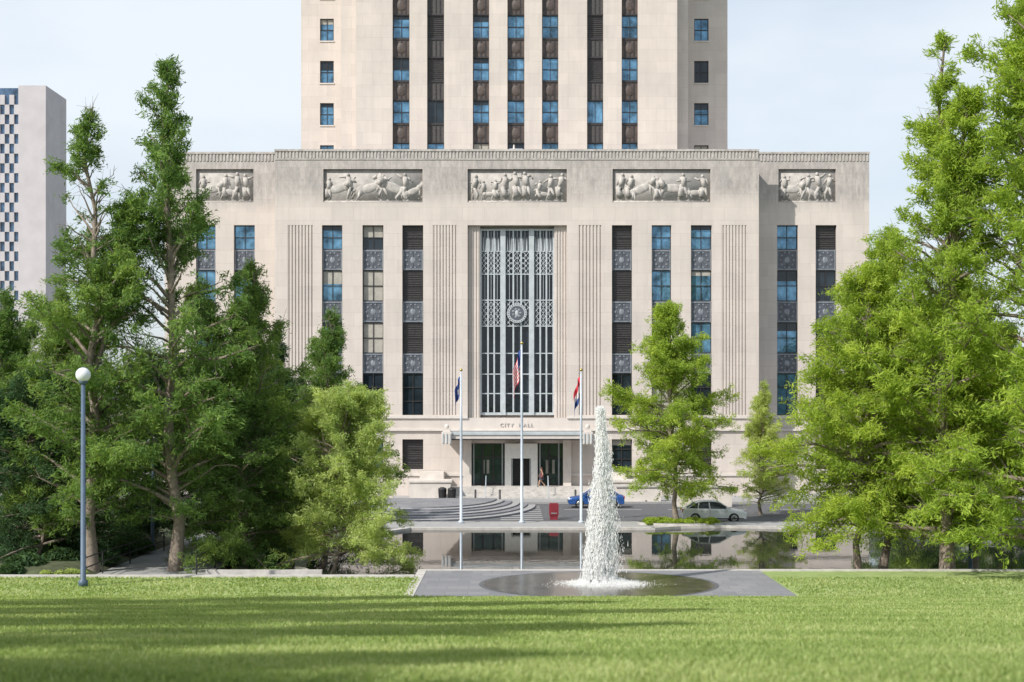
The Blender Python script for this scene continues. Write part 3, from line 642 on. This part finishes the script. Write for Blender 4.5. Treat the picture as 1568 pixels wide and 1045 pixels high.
mass('distant_trees',[(-43,121),(-52,130),(-36,112),(-30,100)],'leafL',2)
mass('distant_trees',[(38,108),(46,117),(54,126)],'leafL',3)
def shrub(name,blobs,leaf,seed,dens=900,ls=.13):
    r4=np.random.default_rng(seed); P=[]
    for x,y,z,r_ in blobs:
        n=int(dens*r_*r_*4); d=r4.normal(0,1,(n,3)); d/=np.linalg.norm(d,axis=1)[:,None]; d[:,2]=np.abs(d[:,2]); P.append(np.array([x,y,z])+d*np.array([r_,r_,r_*.7])*(.7+.35*r4.random((n,1))))
    P=np.concatenate(P); n=len(P); A=r4.normal(0,1,(n,3)); A/=np.linalg.norm(A,axis=1)[:,None]; B=np.cross(A,r4.normal(0,1,(n,3))); B/=np.linalg.norm(B,axis=1)[:,None]
    V=np.stack([P-A*ls,P+B*ls*.5,P+A*ls,P-B*ls*.5],1).reshape(-1,3)
    o=bpy.data.objects.new(name,np_mesh(name,V,4,M[leaf],np.clip(r4.normal(.45,.25,n),0,1))); sc.collection.objects.link(o); return o
r5=random.Random(5)
pb=MB([]); n=30
pb.slab([(11.3+2.9*math.cos(2*math.pi*i/n),94.7+1.6*math.sin(2*math.pi*i/n)) for i in range(n)],-.03,.28,'soil','coping'); pb.obj('tree_planter')
shrub('planter_shrubs',[(11.3+r5.uniform(-2.3,2.3),94.7+r5.uniform(-1.1,1.1),.25,r5.uniform(.2,.36)) for _ in range(40)],'leafR',1)
shrub('undergrowth_shrubs',[(r5.uniform(-30,-19.6),r5.uniform(63.5,75),.5,r5.uniform(.5,1.1)) for _ in range(50)]+[(r5.uniform(-14.2,-11.6),r5.uniform(67,90),.1,r5.uniform(.3,.7)) for _ in range(30)],'leafD',2,500,.16)
shrub('undergrowth_shrubs',[(r5.uniform(31,45),r5.uniform(66,90),.1,r5.uniform(.5,1.0)) for _ in range(40)],'leafL',3,500,.16)
shrub('yellow_flowers',[(r5.uniform(-20.8,-19.3),r5.uniform(63.4,64.5),.5,r5.uniform(.2,.3)) for _ in range(8)],'leafY',4,600,.06)
# ------------------------------------------------------------ STREET FURNITURE
def lamp(x,y,z,h,s=1):
    m=MB([]); m.tube([(0,0,0),(0,0,.25),(0,0,.3),(0,0,h-.55)],[.17*s,.17*s,.10*s,.075*s],14,'lamppole'); m.tube([(0,0,h-.55),(0,0,h-.42),(0,0,h-.36)],[.08*s,.17*s,.14*s],14,'lamppole')
    m.ell((0,0,h-.14),(.27*s,.27*s,.27*s),'globe',16,10); m.tube([(0,0,h+.1),(0,0,h+.2)],[.09,.02],10,'lamppole'); o=m.obj('street_lamp',smooth=True,loc=(x,y,z)); return o
lamp(-17.85,59.2,.5,8.95,1.15); lamp(21.6,67,.1,6.0); lamp(-19.2,76,.3,6.0); lamp(27,92,.1,6)
def flag(kind,s=1):
    m=MB([]); nu,nv=22,13; L_,Hh=2.3*s,1.55*s; vs=[]
    for j in range(nv+1):
        for i in range(nu+1):
            u=i/nu;v=j/nv; vs.append((-.06-.42*s*u**.8-.05*math.sin(u*9+v*2),.13*math.sin(u*13+v*1.2)*min(1,u*4),-v*Hh*(1-.12*u)-1.25*s*u**1.25))
    for j in range(nv):
        for i in range(nu):
            if kind=='us': k='flagblue' if (i<9 and j<7) else ('flagred' if j%2==0 else 'flagwhite')
            elif kind=='state': k=('flagred','flagwhite','flagblue')[min(2,j*3//nv)]
            else: k='flagwhite' if (i in (9,10) and 4<j<9) else 'flagblue'
            q=j*(nu+1)+i; a,b,c_,d=vs[q],vs[q+1],vs[q+nu+2],vs[q+nu+1]; m.add([a,b,c_,d],[(0,1,2,3)],k)
    return m
def flagpole(kind,X,h,y=96.0,s=1):
    e=empty('flagpole',(X,y,.12)); m=MB([])
    m.tube([(0,0,0),(0,0,.12),(0,0,.18),(0,0,h*.6),(0,0,h)],[.22,.2,.10,.085,.045],12,'pole'); m.ell((0,0,h+.09),(.1,.1,.1),'gold',10,8); m.tube([(-.07,0,1.2),(-.06,0,h-.2)],[.008,.008],4,'flagwhite')
    m.obj('pole',e,smooth=True); f=flag(kind,s).obj('flag',e,smooth=True); f.location=(0,0,h-.35)
flagpole('city',-3.42,10.2,95.6,.85); flagpole('us',.66,12.0,95.6,1.25); flagpole('state',4.65,10.2,95.6,1.05)
m=MB([]); m.box(-.28,.28,-.2,.2,0,.3,'red'); m.box(-.33,.33,-.25,.25,.3,1.05,'red'); m.box(-.3,.3,-.2,.2,1.051,1.15,'red'); m.box(-.22,.22,-.262,-.251,.62,.98,'red'); m.box(-.2,.2,-.27,-.251,.42,.5,'rim')
m.obj('newspaper_box',loc=(2.94,100,.0))
def bin_(x,y,z):
    m=MB([]); m.tube([(0,0,0),(0,0,.1),(0,0,.85)],[.24,.27,.33],16,'black'); m.tube([(0,0,.85),(0,0,.95),(0,0,1.05)],[.36,.34,.15],16,'black')
    for i in range(16): a=i*math.pi/8; m.tube([(.29*math.cos(a),.29*math.sin(a),.1),(.34*math.cos(a),.34*math.sin(a),.85)],[.015,.015],4,'bronze')
    m.obj('trash_can',loc=(x,y,z))
bin_(-5.8,118.5,.15); bin_(-5.0,118.3,.15); bin_(7.6,118.5,.15)
def bollard(x,y,z):
    m=MB([]); m.tube([(0,0,0),(0,0,.08),(0,0,.1),(0,0,.9),(0,0,.98)],[.13,.13,.085,.085,.04],12,'black'); m.obj('bollard',loc=(x,y,z),smooth=True)
for x in (-3,-1,5.2,6.6,9,11): bollard(x,116.6,.15)
def rail(pts,h=1.0,k='black'):
    m=MB([]); 
    for a,b in zip(pts,pts[1:]):
        for hh in (h,h*.55): m.tube([(a[0],a[1],a[2]+hh),(b[0],b[1],b[2]+hh)],[.03,.03],6,k)
    for p_ in pts: m.tube([(p_[0],p_[1],p_[2]),(p_[0],p_[1],p_[2]+h)],[.035,.035],6,k)
    m.obj('handrail')
rail([(-19,63.2,.25),(-19,66,.25),(-18.8,70,.25),(-18.6,76,.25)]); rail([(-14.2,64,.25),(-14.2,68,.25),(-14.4,73,.25),(-14.7,80,.25)])
rail([(22,93.5,.12),(25,93,.12),(28,92.6,.12),(32,92.2,.12)],1,'coping')
def bench(x,y,z,rot):
    m=MB([]); 
    for i in range(4): m.box(-.9,.9,-.22+i*.12,-.13+i*.12,.42,.46,'bark')
    for i in range(3): m.box(-.9,.9,.27,.30,.55+i*.13,.64+i*.13,'bark')
    for sx in (-.8,.8): m.box(sx-.03,sx+.03,-.2,.26,0,.419,'black'); m.box(sx-.03,sx+.03,.23,.269,.42,.95,'black'); m.box(sx-.03,sx+.03,-.22,.22,.62,.66,'black')
    o=m.obj('park_bench',loc=(x,y,z)); o.rotation_euler=(0,0,rot)
bench(26,95,.12,0); bench(-11,95,.12,0)
# ------------------------------------------------------------ CARS
def car(name,x,y,z,paint,rot=0,suv=0):
    m=MB([]); hw=.88
    def arch(cx,n=9,r_=.37): return [(cx+r_*math.cos(math.pi-math.pi*i/n)*1.0,.30+r_*math.sin(math.pi*i/n)) for i in range(n+1)]
    low=[(-2.18,.30)]+arch(-1.35)+arch(1.32)+[(2.15,.28)]
    up=[(2.2,.5),(2.17,.66),(1.95,.80),(1.05,.93),(-1.7,.99),(-2.12,.96),(-2.2,.75),(-2.2,.45)]
    prof=low+up; n=len(prof)
    def sec(yy,sh,dz=0): return [(px*(1-sh*.02),yy,max(pz-(dz if pz>.7 else 0),.2)) for px,pz in prof]
    ys=[(-hw,1,.10),(-hw+.05,.2,.0),(hw-.05,.2,.0),(hw,1,.10)]
    vs=[]; 
    for yy,sh,dz in ys: vs+=sec(yy,sh,dz)
    fs=[]
    for q in range(3): fs+=[(q*n+i,q*n+(i+1)%n,(q+1)*n+(i+1)%n,(q+1)*n+i) for i in range(n)]
    fs+=[tuple(range(n-1,-1,-1)),tuple(range(3*n,4*n))]; m.add(vs,fs,paint)
    rt=1.45+.12*suv
    bot=[(1.15,.90),(-1.9,.95)]; top=[(.35,rt-.06),(-.1,rt),(-.8,rt-.01),(-1.3,rt-.12)]
    if suv: top=[(.35,rt-.06),(-.1,rt),(-1.0,rt-.01),(-1.62,rt-.12)]
    pg=[bot[0]]+top+[bot[1]]
    def gsec(t,w0,w1): return [(px,t*(w0 if pz<1.0 else w1),pz) for px,pz in pg]
    g0=gsec(-1,.80,.62); g1=gsec(1,.80,.62); k_=len(pg)
    m.add(g0+g1,[tuple(range(k_-1,-1,-1)),tuple(range(k_,2*k_))],'carglass'); m.add(g0+g1,[(0,1,1+k_,k_),(4,5,5+k_,4+k_)],'carglass'); m.add(g0+g1,[(1,2,2+k_,1+k_),(2,3,3+k_,2+k_),(3,4,4+k_,3+k_)],paint)
    for s_ in (-1,1):
        P=lambda px,pz:(px,s_*(.81-.18*(pz-.92)/(rt-.95)+.008),pz)
        for a,b in ((pg[0],pg[1]),(pg[1],pg[2]),(pg[2],pg[3]),(pg[3],pg[4]),(pg[4],pg[5]),((-.32,.93),(-.38,rt-.03)),((-1.15,.95),(-1.05,rt-.06))):
            m.tube([P(*a),P(*b)],[.035,.035],5,paint)
        for cx in (-1.35,1.32):
            m.tube([(cx,s_*.62,.33),(cx,s_*.86,.33)],[.33,.33],22,'tyre'); m.tube([(cx,s_*.861,.33),(cx,s_*.872,.33)],[.22,.20],16,'rim'); 
            m.tube([(cx,s_*.5,.36),(cx,s_*.70,.36)],[.365,.365],18,'black')
            for i in range(5): a=i*1.2566; m.tube([(cx,s_*.875,.33),(cx+.2*math.cos(a),s_*.875,.33+.2*math.sin(a))],[.03,.02],4,'tyre')
        m.box(.75,.95,s_*.95-.07,s_*.95+.07,.93,1.06,paint)
        for hx in (.1,-.85): m.box(hx-.09,hx+.09,s_*.885-.012,s_*.885+.012,.80,.83,'rim')
        m.box(-.33,-.315,s_*.881-.002,s_*.881+.002,.35,.9,'black'); m.box(-2.0,2.0,s_*.87-.02,s_*.87+.02,.27,.33,'black')
        m.ell((2.05,s_*.66,.68),(.14,.18,.08),'white',8,6); m.box(-2.215,-2.1,s_*.70-.14,s_*.70+.14,.72,.92,'tail')
    m.box(2.15,2.215,-.5,.5,.42,.6,'black'); m.box(-2.23,-2.2,-.25,.25,.55,.66,'white')
    o=m.obj(name,loc=(x,y,z)); o.rotation_euler=(0,0,rot); return o
car('parked_car',13.9,98.1,-.01,'silver',R(-2),0); car('parked_car',6.6,112,-.01,'carblue',R(180),0); car('parked_car',-19,113.8,-.01,'silver',0); car('parked_car',32,113.5,-.01,'silver',0,1)
# ------------------------------------------------------------ WOMAN
def person(x,y,z,h=1.68,rot=0):
    me=bpy.data.meshes.new('woman'); s=h/1.68
    J={'pel':(0,0,.92,.125),'wa':(0,0,1.06,.105),'ch':(.01,0,1.26,.13),'nk':(.02,0,1.40,.05),'hb':(.04,0,1.48,.075),'hd':(.05,0,1.58,.085),
     'lh':(0,.09,.88,.09),'lk':(.20,.09,.50,.062),'la':(.26,.09,.09,.04),'lt':(.40,.09,.04,.03),
     'rh':(0,-.09,.88,.09),'rk':(.05,-.09,.49,.062),'ra':(-.26,-.09,.16,.04),'rt':(-.16,-.09,.04,.03),
     'ls':(.01,.17,1.35,.05),'le':(-.10,.21,1.10,.038),'lw':(-.02,.22,.88,.026),'lf':(.01,.22,.79,.022),
     'rs':(.01,-.17,1.35,.05),'re':(.05,-.21,1.09,.038),'rw':(.22,-.22,.95,.026),'rf':(.29,-.22,.91,.022)}
    kk=list(J); ed=[('pel','wa'),('wa','ch'),('ch','nk'),('nk','hb'),('hb','hd'),('pel','lh'),('lh','lk'),('lk','la'),('la','lt'),('pel','rh'),('rh','rk'),('rk','ra'),('ra','rt'),('ch','ls'),('ls','le'),('le','lw'),('lw','lf'),('ch','rs'),('rs','re'),('re','rw'),('rw','rf')]
    me.from_pydata([(a*s,b*s,c_*s) for a,b,c_,_ in J.values()],[(kk.index(a),kk.index(b)) for a,b in ed],[])
    o=bpy.data.objects.new('tmp',me); sc.collection.objects.link(o); o.modifiers.new('s','SKIN')
    for i,k_ in enumerate(kk): v=me.skin_vertices[0].data[i]; v.radius=(J[k_][3]*s,J[k_][3]*s); v.use_root=(k_=='pel')
    o.modifiers.new('sub','SUBSURF').levels=2
    dg=bpy.context.evaluated_depsgraph_get(); m2=bpy.data.meshes.new_from_object(o.evaluated_get(dg)); bpy.data.objects.remove(o)
    m2.materials.clear()
    for k_ in ('skin','cloth','cloth2','hair'): m2.materials.append(M[k_])
    for p_ in m2.polygons:
        c_=p_.center; zc=c_.z/s
        p_.material_index=3 if (zc>1.44 and (c_.x/s<.035 or zc>1.61)) else (0 if zc>1.38 else (1 if zc>.98 and abs(c_.y)<.2*s else (2 if zc>.60 and abs(c_.y)<.19*s else 0)))
        if zc<.1: p_.material_index=2
        p_.use_smooth=True
    e=empty('woman_walking',(x,y,z)); e.rotation_euler=(0,0,rot); b=bpy.data.objects.new('body',m2); sc.collection.objects.link(b); b.parent=e
    q=MB([]); q.tube([(0,0,1.0*s),(0,0,.92*s),(.01,0,.60*s)],[.125*s,.17*s,.23*s],14,'cloth2',False); q.ell((.015*s,0,1.57*s),(.10*s,.095*s,.115*s),'hair'); q.ell((-.05*s,0,1.45*s),(.06*s,.08*s,.13*s),'hair')
    q.ell((.138*s,0,1.545*s),(.018*s,.014*s,.025*s),'skin',6,5); q.box(-.12*s,.1*s,.23*s,.31*s,.78*s,1.0*s,'cloth'); q.obj('hair_and_skirt',e,smooth=True)
person(2.55,121.9,1.02,1.7,R(180))
# ------------------------------------------------------------ SKYSCRAPER background
sk=MB([]); ES=El(260.0)
x0,x1,x2,zt=ES.x(-180),ES.x(28),ES.x(70),ES.z(134)
sk.box(x1,x2,260,272,-.05,ES.z(131),'conc2'); sk.box(x0,x1-.001,260.6,285,-.05,zt,'skyglass')
cw=7.2/ES.s; ch=15/ES.s
for j in range(int(zt/ch)):
    for i in range(int((x1-x0)/cw)):
        if (i+j)%2==0: sk.box(x1-(i+1)*cw,x1-i*cw,260.2,260.599,j*ch+.3,(j+1)*ch+.3,'conc2')
sk.obj('office_tower')
lb=MB([]); lb.box(50,110,170,200,-.05,13,'conc2')
for j in range(3):
    for i in range(18): lb.box(51+i*3.2,53.2+i*3.2,169.93,169.999,2+j*3.8,4.4+j*3.8,'gdark')
lb.obj('office_building')
